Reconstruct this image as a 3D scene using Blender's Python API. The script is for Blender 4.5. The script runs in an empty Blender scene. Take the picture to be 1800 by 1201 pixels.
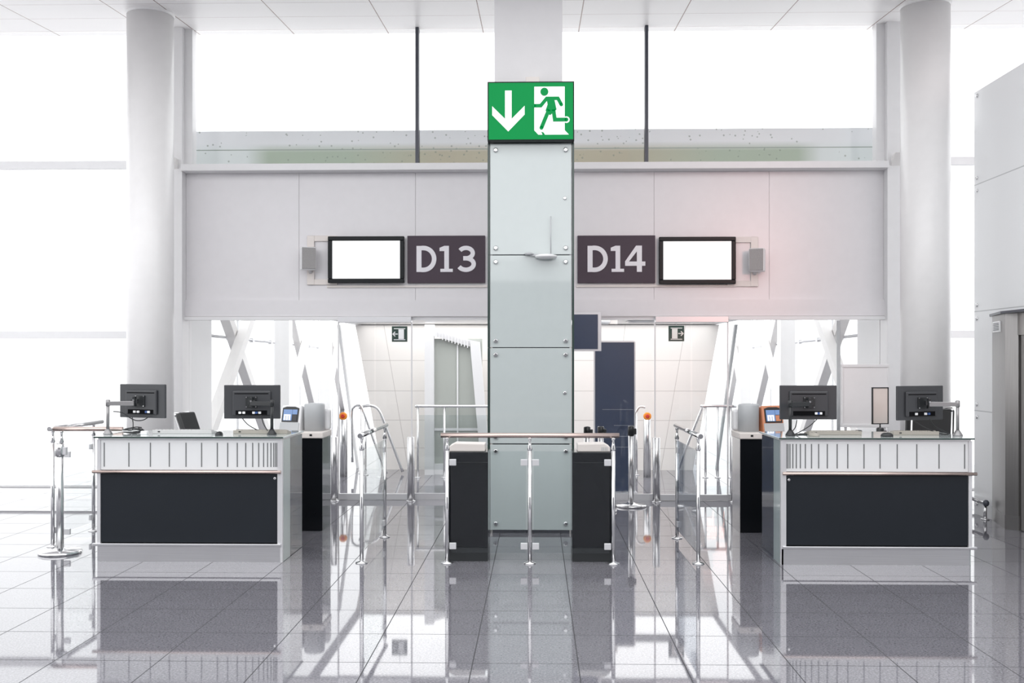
import bpy, math, random
from mathutils import Vector, Matrix
random.seed(4)
PI = math.pi
S = bpy.context.scene
C = S.collection

# ------------------------------------------------------------------ camera, sky, lights, exposure
cam_d = bpy.data.cameras.new('camera')
cam = bpy.data.objects.new('camera', cam_d); C.objects.link(cam)
cam.location = (0, 0, 1.724)
cam.rotation_euler = (PI/2, 0, math.atan(43/1777))
cam_d.sensor_width = 36; cam_d.lens = 36*1777/1800
cam_d.shift_y = 33/1800
cam_d.clip_end = 2000
S.camera = cam
S.view_settings.view_transform = 'Standard'
S.view_settings.look = 'None'
S.view_settings.gamma = 1
S.view_settings.use_curve_mapping = False
S.view_settings.exposure = 0.98

w = bpy.data.worlds.new('sky'); S.world = w; w.use_nodes = True
bg = w.node_tree.nodes['Background']
bg.inputs[0].default_value = (0.985, 0.99, 1.0, 1); bg.inputs[1].default_value = 1.05

def area(name, loc, rot, sx, sy, power, col=(1, 1, 1), spread=PI):
    d = bpy.data.lights.new(name, 'AREA'); d.shape = 'RECTANGLE'; d.size = sx; d.size_y = sy
    d.energy = power; d.color = col; d.spread = spread
    o = bpy.data.objects.new(name, d); C.objects.link(o); o.location = loc; o.rotation_euler = rot
    return o

# red fill spot added behind the viewer to tint the right half of the wall
wl = bpy.data.lights.new('red_fill', 'SPOT'); wl.energy = 750; wl.color = (1.0, 0.36, 0.27)
wl.spot_size = math.radians(17); wl.spot_blend = 1.0; wl.shadow_soft_size = 1.5
wlo = bpy.data.objects.new('red_fill', wl); C.objects.link(wlo); wlo.location = (6.5, -5.5, 4.6)
wlo.rotation_euler = (Vector((2.9, 12.4, 2.95))-Vector((6.5, -5.5, 4.6))).to_track_quat('-Z', 'Y').to_euler()

# large fill panel added behind the viewer to brighten camera-facing surfaces
area('front_fill', (0, -4, 6.6), (Vector((0, -4, 6.6))-Vector((0, 11.5, 2.5))).to_track_quat('Z', 'Y').to_euler(), 18, 5, 110, (1, .985, .985))
# fill panel added under the lobby ceiling to brighten the passage
area('lobby_fill', (0, 14.3, 2.28), (0, 0, 0), 5.5, 3.1, 62)
# ------------------------------------------------------------------ mesh builder
ORI = {}
class MB:
    def __init__(s): s.v = []; s.f = []; s.m = []; s.s = []
    def face(s, idx, mi=0, sm=False): s.f.append(idx); s.m.append(mi); s.s.append(sm)
    def box(s, x0, x1, y0, y1, z0, z1, mi=0, M=None):
        b = len(s.v)
        p = [(x, y, z) for z in (z0, z1) for y in (y0, y1) for x in (x0, x1)]
        if M: p = [tuple(M @ Vector(q)) for q in p]
        s.v += p
        for q in ((0, 2, 3, 1), (4, 5, 7, 6), (0, 1, 5, 4), (2, 6, 7, 3), (0, 4, 6, 2), (1, 3, 7, 5)):
            s.face([b+i for i in q], mi)
        return s
    def tube(s, pts, r, seg=14, mi=0, r2=None, cap=True):
        pts = [Vector(p) for p in pts]; n = len(pts); b = len(s.v)
        t0 = (pts[1]-pts[0]).normalized()
        u = t0.orthogonal().normalized()
        for i, p in enumerate(pts):
            if i == 0: t = t0
            elif i == n-1: t = (pts[-1]-pts[-2]).normalized()
            else: t = ((pts[i+1]-p).normalized()+(p-pts[i-1]).normalized()).normalized()
            u = (u - t*u.dot(t)).normalized(); w_ = t.cross(u)
            rr = r if r2 is None else r+(r2-r)*i/(n-1)
            for k in range(seg):
                a = 2*PI*k/seg
                s.v.append(tuple(p+u*math.cos(a)*rr+w_*math.sin(a)*rr))
        for i in range(n-1):
            for k in range(seg):
                k2 = (k+1) % seg
                s.face([b+i*seg+k, b+i*seg+k2, b+(i+1)*seg+k2, b+(i+1)*seg+k], mi, True)
        if cap:
            s.face([b+k for k in range(seg)][::-1], mi); s.face([b+(n-1)*seg+k for k in range(seg)], mi)
        return s
    def lathe(s, c, prof, seg=24, mi=0, M=None):
        b = len(s.v); c = Vector(c); n = len(prof)
        for r, z in prof:
            for k in range(seg):
                a = 2*PI*k/seg
                q = Vector((r*math.cos(a), r*math.sin(a), z))
                if M: q = M @ q
                s.v.append(tuple(c+q))
        for i in range(n-1):
            for k in range(seg):
                k2 = (k+1) % seg
                s.face([b+i*seg+k, b+i*seg+k2, b+(i+1)*seg+k2, b+(i+1)*seg+k], mi, True)
        s.face([b+k for k in range(seg)][::-1], mi); s.face([b+(n-1)*seg+k for k in range(seg)], mi)
        return s
    def prism(s, poly, a0, a1, axis='y', mi=0, M=None):
        b = len(s.v); n = len(poly)
        for a in (a0, a1):
            for p, q in poly:
                t = {'y': (p, a, q), 'z': (p, q, a), 'x': (a, p, q)}[axis]
                s.v.append(tuple(M @ Vector(t)) if M else t)
        s.face([b+i for i in range(n)], mi); s.face([b+n+i for i in range(n)][::-1], mi)
        for i in range(n):
            j = (i+1) % n
            s.face([b+j, b+i, b+n+i, b+n+j], mi)
        return s
    def ribbon(s, pts, wd, y0, y1, mi=0, rnd=False):
        pts = [Vector((p[0], 0, p[1])) for p in pts]; n = len(pts)
        L = []; R = []
        for i, p in enumerate(pts):
            if i == 0: t = pts[1]-p
            elif i == n-1: t = p-pts[i-1]
            else: t = (pts[i+1]-p).normalized()+(p-pts[i-1]).normalized()
            t.normalize(); nn = Vector((-t.z, 0, t.x))
            k = 1.0
            if 0 < i < n-1:
                k = 1/max(.4, nn.dot(Vector((-(pts[i+1]-p).normalized().z, 0, (pts[i+1]-p).normalized().x))))
            L.append(p+nn*wd/2*k); R.append(p-nn*wd/2*k)
        for i in range(n-1):
            s.prism([(q.x, q.z) for q in (L[i], L[i+1], R[i+1], R[i])], y0, y1, 'y', mi)
        if rnd:
            for p in (pts[0], pts[-1]): s.disc(p.x, p.z, wd/2, y0, y1, mi)
        return s
    def disc(s, cx, cz, r, y0, y1, mi=0, seg=24):
        return s.prism([(cx+r*math.cos(2*PI*k/seg), cz+r*math.sin(2*PI*k/seg)) for k in range(seg)], y0, y1, 'y', mi)
    def build(s, name, mats, parent=None, local=False, bevel=0, seg=2):
        if not isinstance(mats, (list, tuple)): mats = [mats]
        if local: base = Vector((0, 0, 0))
        else: base = ORI[parent] if parent else Vector((0, 0, 0))
        vs = [Vector(q)-base for q in s.v]
        lo = Vector([min(q[i] for q in vs) for i in range(3)]); hi = Vector([max(q[i] for q in vs) for i in range(3)])
        o0 = Vector(((lo.x+hi.x)/2, (lo.y+hi.y)/2, lo.z))
        me = bpy.data.meshes.new(name)
        me.from_pydata([tuple(q-o0) for q in vs], [], s.f)
        for m in mats: me.materials.append(m)
        for p, mi, sm in zip(me.polygons, s.m, s.s): p.material_index = mi; p.use_smooth = sm
        import bmesh
        bm = bmesh.new(); bm.from_mesh(me); bmesh.ops.recalc_face_normals(bm, faces=bm.faces); bm.to_mesh(me); bm.free()
        o = bpy.data.objects.new(name, me); C.objects.link(o)
        o.location = o0
        if parent: o.parent = parent
        ORI[o] = base+o0
        if bevel:
            b = o.modifiers.new('bevel', 'BEVEL'); b.width = bevel; b.segments = seg; b.limit_method = 'ANGLE'; b.angle_limit = math.radians(50)
        return o

def tag(o, label, cat, group=None, kind=None):
    if label: o['label'] = label
    if cat: o['category'] = cat
    if group: o['group'] = group
    if kind: o['kind'] = kind
    return o
def thing(name, label, cat, loc, group=None, rz=0, kind=None):
    o = bpy.data.objects.new(name, None); C.objects.link(o); o.location = loc; o.rotation_euler = (0, 0, rz)
    o.empty_display_size = .1
    ORI[o] = Vector(loc)
    return tag(o, label, cat, group, kind)
def kids(o): return list(o.children)
def copy_tree(o, parent=None):
    c = o.copy(); C.objects.link(c)
    if parent: c.parent = parent
    for ch in kids(o): copy_tree(ch, c)
    return c
def smooth_path(pts, n=8):
    pts = [Vector(p) for p in pts]; out = []
    for i in range(len(pts)-1):
        p0 = pts[max(i-1, 0)]; p1 = pts[i]; p2 = pts[i+1]; p3 = pts[min(i+2, len(pts)-1)]
        for k in range(n):
            t = k/n
            out.append(.5*((2*p1)+(p2-p0)*t+(2*p0-5*p1+4*p2-p3)*t*t+(3*p1-p0-3*p2+p3)*t**3))
    out.append(pts[-1]); return out

# ------------------------------------------------------------------ materials
def mat(name, col, rough=.5, metal=0, coat=0, spec=.5, emit=None, es=1, noise=None, bump=0):
    m = bpy.data.materials.new(name); m.use_nodes = True
    nt = m.node_tree; b = nt.nodes['Principled BSDF']
    b.inputs['Base Color'].default_value = (*col, 1)
    b.inputs['Roughness'].default_value = rough; b.inputs['Metallic'].default_value = metal
    b.inputs['Specular IOR Level'].default_value = spec
    b.inputs['Coat Weight'].default_value = coat; b.inputs['Coat Roughness'].default_value = .03
    if emit: b.inputs['Emission Color'].default_value = (*emit, 1); b.inputs['Emission Strength'].default_value = es
    sc, amt = noise or (9.0, .03)
    tc = nt.nodes.new('ShaderNodeTexCoord'); nz = nt.nodes.new('ShaderNodeTexNoise'); nz.inputs['Scale'].default_value = sc
    nz.inputs['Detail'].default_value = 4
    mr = nt.nodes.new('ShaderNodeMapRange'); mr.inputs['To Min'].default_value = 1-amt; mr.inputs['To Max'].default_value = 1+amt
    hs = nt.nodes.new('ShaderNodeHueSaturation'); hs.inputs['Color'].default_value = (*col, 1)
    nt.links.new(tc.outputs['Object'], nz.inputs['Vector']); nt.links.new(nz.outputs['Fac'], mr.inputs['Value'])
    nt.links.new(mr.outputs['Result'], hs.inputs['Value']); nt.links.new(hs.outputs['Color'], b.inputs['Base Color'])
    if bump:
        bp = nt.nodes.new('ShaderNodeBump'); bp.inputs['Strength'].default_value = bump; bp.inputs['Distance'].default_value = .002
        nt.links.new(nz.outputs['Fac'], bp.inputs['Height']); nt.links.new(bp.outputs['Normal'], b.inputs['Normal'])
    return m
def glass(name, tint, ior=1.5, rough=0.0):
    m = bpy.data.materials.new(name); m.use_nodes = True; nt = m.node_tree
    for n in list(nt.nodes): nt.nodes.remove(n)
    out = nt.nodes.new('ShaderNodeOutputMaterial'); mx = nt.nodes.new('ShaderNodeMixShader')
    tr = nt.nodes.new('ShaderNodeBsdfTransparent'); tr.inputs[0].default_value = (*tint, 1)
    gl = nt.nodes.new('ShaderNodeBsdfGlossy'); gl.inputs['Roughness'].default_value = rough; gl.inputs[0].default_value = (1, 1, 1, 1)
    lw = nt.nodes.new('ShaderNodeLayerWeight'); lw.inputs[0].default_value = .5
    f0 = ((ior-1)/(ior+1))**2
    pw = M_(nt, 'POWER', lw.outputs['Facing'], 5.0)
    nt.links.new(M_(nt, 'ADD', f0, M_(nt, 'MULTIPLY', pw, .55)), mx.inputs[0]); nt.links.new(tr.outputs[0], mx.inputs[1]); nt.links.new(gl.outputs[0], mx.inputs[2])
    nt.links.new(mx.outputs[0], out.inputs[0])
    return m
def M_(nt, op, a, b=None, c=None):
    n = nt.nodes.new('ShaderNodeMath'); n.operation = op
    for i, x in enumerate((a, b, c)):
        if x is None: continue
        if isinstance(x, (int, float)): n.inputs[i].default_value = x
        else: nt.links.new(x, n.inputs[i])
    return n.outputs[0]
def grid_line(nt, coord, off, step, wd):
    t = M_(nt, 'ADD', M_(nt, 'DIVIDE', M_(nt, 'SUBTRACT', coord, off), step), 1000.5)
    fr = M_(nt, 'ABSOLUTE', M_(nt, 'SUBTRACT', M_(nt, 'FRACT', t), .5))
    return M_(nt, 'LESS_THAN', fr, wd/step/2)
def pos_axes(nt):
    g = nt.nodes.new('ShaderNodeNewGeometry'); s = nt.nodes.new('ShaderNodeSeparateXYZ')
    nt.links.new(g.outputs['Position'], s.inputs[0]); return g, s.outputs[0], s.outputs[1], s.outputs[2]
def mixc(nt, fac, a, b):
    n = nt.nodes.new('ShaderNodeMix'); n.data_type = 'RGBA'
    for i, x in ((0, fac), (6, a), (7, b)):
        if isinstance(x, tuple): n.inputs[i].default_value = (*x, 1)
        elif isinstance(x, (int, float)): n.inputs[i].default_value = x
        else: nt.links.new(x, n.inputs[i])
    return n.outputs[2]

def floor_mat():
    m = mat('polished_granite_tiles', (.3, .3, .32), .05); nt = m.node_tree; b = nt.nodes['Principled BSDF']
    g, x, y, z = pos_axes(nt)
    nz = nt.nodes.new('ShaderNodeTexNoise'); nz.inputs['Scale'].default_value = 75; nz.inputs['Detail'].default_value = 6; nz.inputs['Roughness'].default_value = .75
    nt.links.new(g.outputs['Position'], nz.inputs['Vector'])
    cr = nt.nodes.new('ShaderNodeValToRGB'); cr.color_ramp.elements[0].position = .36; cr.color_ramp.elements[1].position = .66
    cr.color_ramp.elements[0].color = (.085, .083, .098, 1); cr.color_ramp.elements[1].color = (.27, .265, .295, 1)
    nt.links.new(nz.outputs['Fac'], cr.inputs[0])
    n2 = nt.nodes.new('ShaderNodeTexNoise'); n2.inputs['Scale'].default_value = 6; nt.links.new(g.outputs['Position'], n2.inputs['Vector'])
    mr = nt.nodes.new('ShaderNodeMapRange'); mr.inputs['To Min'].default_value = .9; mr.inputs['To Max'].default_value = 1.1
    nt.links.new(n2.outputs['Fac'], mr.inputs[0])
    hs = nt.nodes.new('ShaderNodeHueSaturation'); nt.links.new(cr.outputs[0], hs.inputs['Color']); nt.links.new(mr.outputs[0], hs.inputs['Value'])
    ln = M_(nt, 'MAXIMUM', grid_line(nt, x, .237, .6, .006), grid_line(nt, y, 6.345, .6, .007))
    nt.links.new(mixc(nt, ln, hs.outputs[0], (.07, .07, .075)), b.inputs['Base Color'])
    nt.links.new(M_(nt, 'ADD', .035, M_(nt, 'MULTIPLY', ln, .4)), b.inputs['Roughness'])
    b.inputs['IOR'].default_value = 1.8
    nt.links.new(M_(nt, 'MULTIPLY', M_(nt, 'SUBTRACT', 1.0, ln), .5), b.inputs['Specular IOR Level'])
    return m
def ceil_mat():
    m = mat('white_ceiling_panels', (.88, .87, .87), .35); nt = m.node_tree; b = nt.nodes['Principled BSDF']
    g, x, y, z = pos_axes(nt)
    left = M_(nt, 'LESS_THAN', x, -4.3)
    xs = M_(nt, 'ADD', x, M_(nt, 'MULTIPLY', left, .6))
    ln = M_(nt, 'MAXIMUM', grid_line(nt, xs, -.67, 1.2, .012), grid_line(nt, y, 11.92, .6, .006))
    nt.links.new(mixc(nt, ln, (.93, .915, .915), (.22, .13, .11)), b.inputs['Base Color'])
    return m
def parapet_mat():
    m = mat('stained_concrete', (.5, .5, .5), .8); nt = m.node_tree; b = nt.nodes['Principled BSDF']
    g, x, y, z = pos_axes(nt)
    ax = M_(nt, 'ABSOLUTE', M_(nt, 'ADD', x, .06))
    cen = nt.nodes.new('ShaderNodeMapRange'); nt.links.new(ax, cen.inputs[0]); cen.inputs[1].default_value = 1.2; cen.inputs[2].default_value = 2.4
    low = mixc(nt, cen.outputs[0], (.42, .38, .27), (.33, .40, .31))
    side = nt.nodes.new('ShaderNodeMapRange'); nt.links.new(ax, side.inputs[0]); side.inputs[1].default_value = 3.4; side.inputs[2].default_value = 3.7
    low = mixc(nt, side.outputs[0], low, (.62, .66, .66))  # pale ends paint in the columns' reflections on the window glass
    upg = nt.nodes.new('ShaderNodeMapRange'); nt.links.new(z, upg.inputs[0]); upg.inputs[1].default_value = 4.53; upg.inputs[2].default_value = 4.41
    col = mixc(nt, upg.outputs[0], (.70, .71, .73), low)
    vz = nt.nodes.new('ShaderNodeTexVoronoi'); vz.inputs['Scale'].default_value = 14; nt.links.new(g.outputs['Position'], vz.inputs['Vector'])
    nz = nt.nodes.new('ShaderNodeTexNoise'); nz.inputs['Scale'].default_value = 1.7; nt.links.new(g.outputs['Position'], nz.inputs['Vector'])
    sp = M_(nt, 'MULTIPLY', M_(nt, 'LESS_THAN', vz.outputs['Distance'], .17), M_(nt, 'GREATER_THAN', nz.outputs['Fac'], .44))
    joint = M_(nt, 'COMPARE', z, 4.445, .006)
    col = mixc(nt, M_(nt, 'MULTIPLY', sp, .6), col, (.16, .2, .16)); col = mixc(nt, joint, col, (.25, .3, .26))
    nt.links.new(col, b.inputs['Base Color'])
    return m
def joint_mat(name, base, line, xs, zs, rough=.3, slant=0.0, wd=.008):
    """panel joints at given world x (leaning with height) and z"""
    m = mat(name, base, rough); nt = m.node_tree; b = nt.nodes['Principled BSDF']
    g, x, y, z = pos_axes(nt); f = None
    for q in zs:
        k = M_(nt, 'COMPARE', z, q, wd/2); f = k if f is None else M_(nt, 'MAXIMUM', f, k)
    for q, sl in xs:
        k = M_(nt, 'COMPARE', M_(nt, 'ADD', x, M_(nt, 'MULTIPLY', z, sl)), q, wd/2); f = k if f is None else M_(nt, 'MAXIMUM', f, k)
    nt.links.new(mixc(nt, f, base, line), b.inputs['Base Color'])
    return m
def hue_steel(name, c0, c1, rough=.28, axis='Z'):
    m = mat(name, c0, rough, 1.0); nt = m.node_tree; b = nt.nodes['Principled BSDF']
    tc = nt.nodes.new('ShaderNodeTexCoord'); mp = nt.nodes.new('ShaderNodeMapping')
    mp.inputs['Scale'].default_value = (60, 60, .8) if axis == 'Z' else (.8, 60, 60)
    nz = nt.nodes.new('ShaderNodeTexNoise'); nz.inputs['Scale'].default_value = 3
    nt.links.new(tc.outputs['Object'], mp.inputs[0]); nt.links.new(mp.outputs[0], nz.inputs['Vector'])
    nt.links.new(mixc(nt, nz.outputs['Fac'], c0, c1), b.inputs['Base Color'])
    return m

FLOOR = floor_mat(); CEIL = ceil_mat(); PARA = parapet_mat()
WHITE = mat('white_painted_metal', (.78, .775, .785), .35)
WALLW = mat('white_wall_panel', (.73, .715, .735), .28)
COLW = mat('white_column_paint', (.86, .85, .85), .3)
BEAMW = mat('offwhite_steel_paint', (.82, .80, .79), .4)
CREAM = mat('cream_plastic', (.74, .69, .66), .4)
LGREY = mat('light_grey_plastic', (.46, .475, .49), .4)
WPLAST = mat('white_plastic', (.78, .78, .79), .35)
BLACK = mat('black_plastic', (.016, .018, .02), .35)
BLACKG = mat('black_gloss_panel', (.007, .008, .010), .12, spec=.3)
MONB = mat('black_monitor_casing', (.038, .040, .045), .38, bump=.15, noise=(120, .05))
SLATE = mat('dark_slate_laminate', (.011, .014, .019), .45, spec=.25, noise=(3, .12))
DGLASS = mat('dark_grey_glass_panel', (.05, .055, .065), .06, coat=.4)
PGLASS = mat('pale_green_glass_panel', (.36, .425, .42), .10, coat=.5)
CLAD = mat('back_painted_glass', (.46, .505, .505), .06, coat=.6)
GEDGE = mat('dark_green_glass_edge', (.03, .05, .045), .15)
TOPG = mat('pale_glass_countertop', (.62, .68, .68), .06, coat=.5)
SLOTW = mat('white_slotted_panel', (.68, .69, .70), .35)
SLOTK = mat('matt_black', (.007, .007, .008), .9, spec=.05)
SLOT = mat('slot_shadow_grey', (.12, .125, .13), .6)
STEEL = hue_steel('brushed_stainless', (.62, .62, .63), (.8, .8, .81), .22)
STEELH = hue_steel('brushed_stainless_plinth', (.6, .6, .62), (.75, .75, .77), .3, 'X')
CHROME = mat('polished_steel', (.76, .76, .77), .10, 1.0)
COPPER_REFL = mat('copper_warm_reflection_tube', (.62, .50, .46), .25, 1.0)  # on the front barrier handrail the brown is a painted warm reflection
ELEV = hue_steel('lift_stainless', (.34, .335, .33), (.55, .54, .53), .3)
FLANK = hue_steel('lift_flank_steel', (.26, .25, .25), (.36, .35, .345), .42)
SIGNP = mat('dark_aubergine_sign', (.075, .056, .072), .4, spec=.15)
SIGNT = mat('pale_lettering', (.80, .785, .82), .5)
TVB = mat('black_tv_frame', (.010, .012, .014), .35, spec=.2)
SCREEN = mat('lit_blank_screen', (.2, .2, .2), .2, emit=(.93, .935, .94), es=.45)
GREEN = mat('lit_green_sign', (.0, .10, .03), .4, spec=.12, emit=(.0, .25, .05), es=.42)
GWHITE = mat('lit_white_symbol', (.6, .6, .6), .3, emit=(.92, .9, .93), es=.29)
GMAN = mat('lit_green_symbol', (.0, .10, .03), .4, spec=.12, emit=(.0, .22, .045), es=.42)
DGREEN = mat('dark_green_sign', (.02, .045, .035), .3)
NAVY = mat('navy_blue_panel', (.030, .046, .092), .3, coat=.2)
NAVYL = mat('pale_line', (.30, .32, .37), .4)
ALU = mat('silver_frame', (.66, .66, .68), .3, .4)
WBOARD = mat('white_board', (.80, .79, .80), .3)
BLUESC = mat('kiosk_screen_blue', (.05, .08, .14), .15, emit=(.12, .2, .38), es=.62)
SCRDK = mat('kiosk_screen_dark', (.02, .02, .025), .15)
GLOWTINT = mat('red_glow_tinted_plastic', (.62, .25, .13), .35)  # red glow on the right kiosk head, painted in as orange
ORANGE = mat('orange_button_ring', (.85, .28, .02), .35)
RED = mat('red_button', (.62, .04, .02), .3)
BLUEP = mat('blue_plug', (.03, .08, .25), .4)
GRILLE = mat('grey_speaker_grille', (.32, .31, .31), .6, noise=(220, .35))
LEATH = mat('black_leather', (.016, .017, .018), .4, bump=.2, noise=(90, .1))
TINTG = mat('greenish_inner_panel', (.44, .46, .43), .2)
TARMAC = mat('pale_apron', (.88, .87, .87), .9, noise=(.05, .04))
FAR1 = mat('distant_pale_building', (.80, .80, .82), .9)
FAR2 = mat('distant_pale_hedge', (.72, .74, .70), .9)
GL = glass('clear_window_glass', (.985, .99, .99), 1.3)
GLB = glass('clear_barrier_glass', (.93, .95, .95), 1.45)
GLT = glass('grey_reflection_barrier_glass', (.74, .77, .80), 1.5)  # grey tint paints reflections into the right side barrier
MULL = mat('dark_grey_mullion', (.06, .065, .085), .4)
GREYBAR = mat('grey_transom_paint', (.86, .86, .87), .4)
BWALL = joint_mat('beige_wall_panels', (.85, .815, .785), (.56, .52, .50), [(-2.75, .17), (-2.02, .17), (1.12, -.12), (1.95, -.17)], [.34, .78, 1.24, 1.72], .3)
JWALL = joint_mat('white_glass_wall_panels', (.86, .87, .88), (.55, .56, .57), [], [1.16, 2.27, 3.69], .15, wd=.012)

# ------------------------------------------------------------------ the room
def struct(name, mb, m, label=None, cat=None, parent=None, bevel=0):
    o = mb.build(name, m, parent, bevel=bevel); o['kind'] = 'structure'
    if label: o['label'] = label
    if cat: o['category'] = cat
    return o
fl = MB(); fl.box(-16, 16, -9, 12.62, -.15, 0); fl.box(-7.2, 7.2, 12.62, 36, -.15, 0)
struct('floor', fl, FLOOR, 'polished grey granite tile floor of the gate hall', 'floor')
def cz(y): return 5.845-.075*(12.55-y)
struct('wall_back', MB().box(-16, 16, -9.3, -9, 0, 4), mat('grey_unseen_wall', (.22, .22, .23), .7), 'unseen grey wall added behind the viewer to darken reflections', 'wall')  # unseen wall, put in to keep reflections in glossy surfaces dark
struct('ceiling', MB().prism([(9.0, cz(9.0)), (12.75, cz(12.75)), (12.75, cz(12.75)+.3), (9.0, cz(9.0)+.3)], -16, 16, 'x'), CEIL,
       'white panelled ceiling sloping up towards the windows', 'ceiling')
fw = MB()
xs = [-4.367, -2.95, -1.50, -.06, 1.45, 2.86, 4.253]
for a, b in zip(xs, xs[1:]): fw.box(a+.002, b-.002, 12.5, 12.515, 2.47, 4.049)
fw.box(-4.367, 4.253, 12.515, 12.62, 2.27, 4.049)
fw.box(-4.367, 4.253, 12.46, 12.515, 2.268, 2.468)
struct('wall_far', fw, WALLW, 'white panelled wall carrying the gate signs above the glass doors', 'wall')
struct('trim_1', MB().box(-4.367, 4.253, 12.30, 12.62, 4.05, 4.133), WHITE, 'white ledge under the upper windows', 'ledge', bevel=.004)
for i, (a, b) in enumerate(((-4.53, -4.367), (4.253, 4.41))):
    struct('trim_%d' % (2+i), MB().box(a, b, 12.36, 12.62, 0, cz(12.4)), WHITE, ['white square post left of the gate wall', 'white square post right of the gate wall'][i], 'post', bevel=.004)
for i, (a, b) in enumerate(((-4.367, -4.27), (4.15, 4.253))):
    struct('trim_%d' % (4+i), MB().box(a, b, 12.45, 12.6, 4.134, cz(12.5)), WHITE, ['white jamb at the left end of the upper windows', 'white jamb at the right end of the upper windows'][i], 'jamb')
# upper windows
xm = [-4.27, -1.474, 1.353, 4.15]
ul = ['large upper window pane at the left, above the left display', 'large upper window pane in the middle, behind the pillar', 'large upper window pane at the right, above the right display']
for i in range(3):
    struct('window_%d' % (i+1), MB().box(xm[i]+.02, xm[i+1]-.02, 12.52, 12.532, 4.134, cz(12.5)-.01), GL, ul[i], 'window')
for i in (1, 2):
    struct('trim_%d' % (5+i), MB().box(xm[i]-.02, xm[i]+.02, 12.44, 12.56, 4.134, cz(12.44)), MULL, ['', 'dark mullion left of the pillar in the upper windows', 'dark mullion right of the pillar in the upper windows'][i], 'mullion')
# side curtain walls
for i, (a, b, sd) in enumerate(((-16, -4.53, 'left'), (4.41, 16, 'right'))):
    struct('window_%d' % (4+i), MB().box(a, b, 12.52, 12.532, .02, cz(12.5)-.01), GL, 'tall glass curtain wall on the %s beside the %s column' % (sd, sd), 'window')
    for k, (z0, z1) in enumerate(((4.107, 4.2), (1.994, 2.087))):
        struct('trim_%d' % (8+i*3+k), MB().box(a, b, 12.42, 12.51, z0, z1), GREYBAR, '%s grey transom bar across the %s curtain wall' % (('upper', 'lower')[k], sd), 'transom')
    br = MB().tube([(a, 12.36, .16), (b-.1 if i == 0 else b, 12.36, .16)], .02)
    for q in range(6): br.tube([(a+.6+q*1.9, 12.36, 0), (a+.6+q*1.9, 12.36, .16)], .015)
    struct('trim_%d' % (10+i*3), br, WHITE, 'low white bumper rail along the %s curtain wall' % sd, 'bumper rail')
# columns
for i, (x, y, r, sd) in enumerate(((-4.508, 11.7, .262, 'left'), (4.425, 11.62, .268, 'right'))):
    t = thing('column', 'round white column at the %s of the gate, floor to ceiling' % sd, 'column', (x, y, 0), kind='structure')
    MB().lathe((x, y, 0), [(r, 0), (r, cz(y)+.02)], 64).build('shaft', COLW, t)
    MB().lathe((x, y, cz(y)-.045), [(r+.004, .0), (r+.012, .02), (r+.012, .09)], 64).build('collar', COLW, t)
# right clad wall
wr = MB().box(4.925, 5.15, 5.0, 11.50, 0, 4.735)
struct('wall_right', wr, JWALL, 'white glass-clad lift shaft wall at the right edge', 'wall')
for k, z in enumerate((4.68, 3.76, 3.62, 2.34, 2.19, 1.23, 1.09, .12)):
    b = MB().lathe((4.925, 11.42, z), [(.0, .0), (.022, .0), (.022, -.012), (.012, -.018)][::-1], 16, M=Matrix.Rotation(PI/2, 3, 'Y'))
    o = b.build('fixing_button', CHROME); o['kind'] = 'structure'; tag(o, 'steel fixing buttons down the edge of the right glass-clad wall', 'button', 'fixings on the right wall')

# ------------------------------------------------------------------ glass partition with sliding doors
tr = MB(); tr.box(-4.367, -2.45, 12.44, 12.56, 2.222, 2.264); tr.box(-1.56, 1.46, 12.5, 12.58, 2.222, 2.264); tr.box(2.345, 4.253, 12.44, 12.56, 2.222, 2.264)
struct('trim_14', tr, WHITE, 'white glazing head channel over the glass partition', 'channel')
pl = [(-4.3, -3.42), (-3.41, -2.46), (-1.54, -.52), (.42, 1.44), (2.355, 3.3), (3.31, 4.2)]
pw = ['fixed glass pane at far left of the partition', 'fixed glass pane just left of the left sliding door', 'fixed glass pane between left sliding door and pillar',
      'fixed glass pane between pillar and right sliding door', 'fixed glass pane just right of the right sliding door', 'fixed glass pane at far right of the partition']
for i, (a, b) in enumerate(pl):
    o = struct('window_%d' % (6+i), MB().box(a, b, 12.50, 12.512, .06, 2.23), GL, pw[i], 'window')
    struct('bottom_rail', MB().box(a, b, 12.485, 12.53, 0, .075), ALU, parent=o)
for i, (a, b, sd) in enumerate(((-2.45, -1.54, 'left'), (1.455, 2.345, 'right'))):
    t = thing('door_%d' % (i+1), 'glass sliding door in the %s half of the partition' % sd, 'door', ((a+b)/2, 12.46, 0), kind='structure')
    mid = (a+b)/2
    for (p, q) in ((a, mid-.01), (mid+.01, b)):
        MB().box(p, q, 12.45, 12.462, .07, 2.19).build('leaf', GL, t)
    MB().box(a, b, 12.43, 12.48, .004, .075).build('bottom_rail', ALU, t)
    MB().box(a, b, 12.40, 12.50, 2.19, 2.262).build('carrier_head', ALU, t, bevel=.004)
    for p in (a, b): MB().box(p-.008, p+.008, 12.445, 12.47, .07, 2.19).build('edge_stile', WHITE, t)

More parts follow.
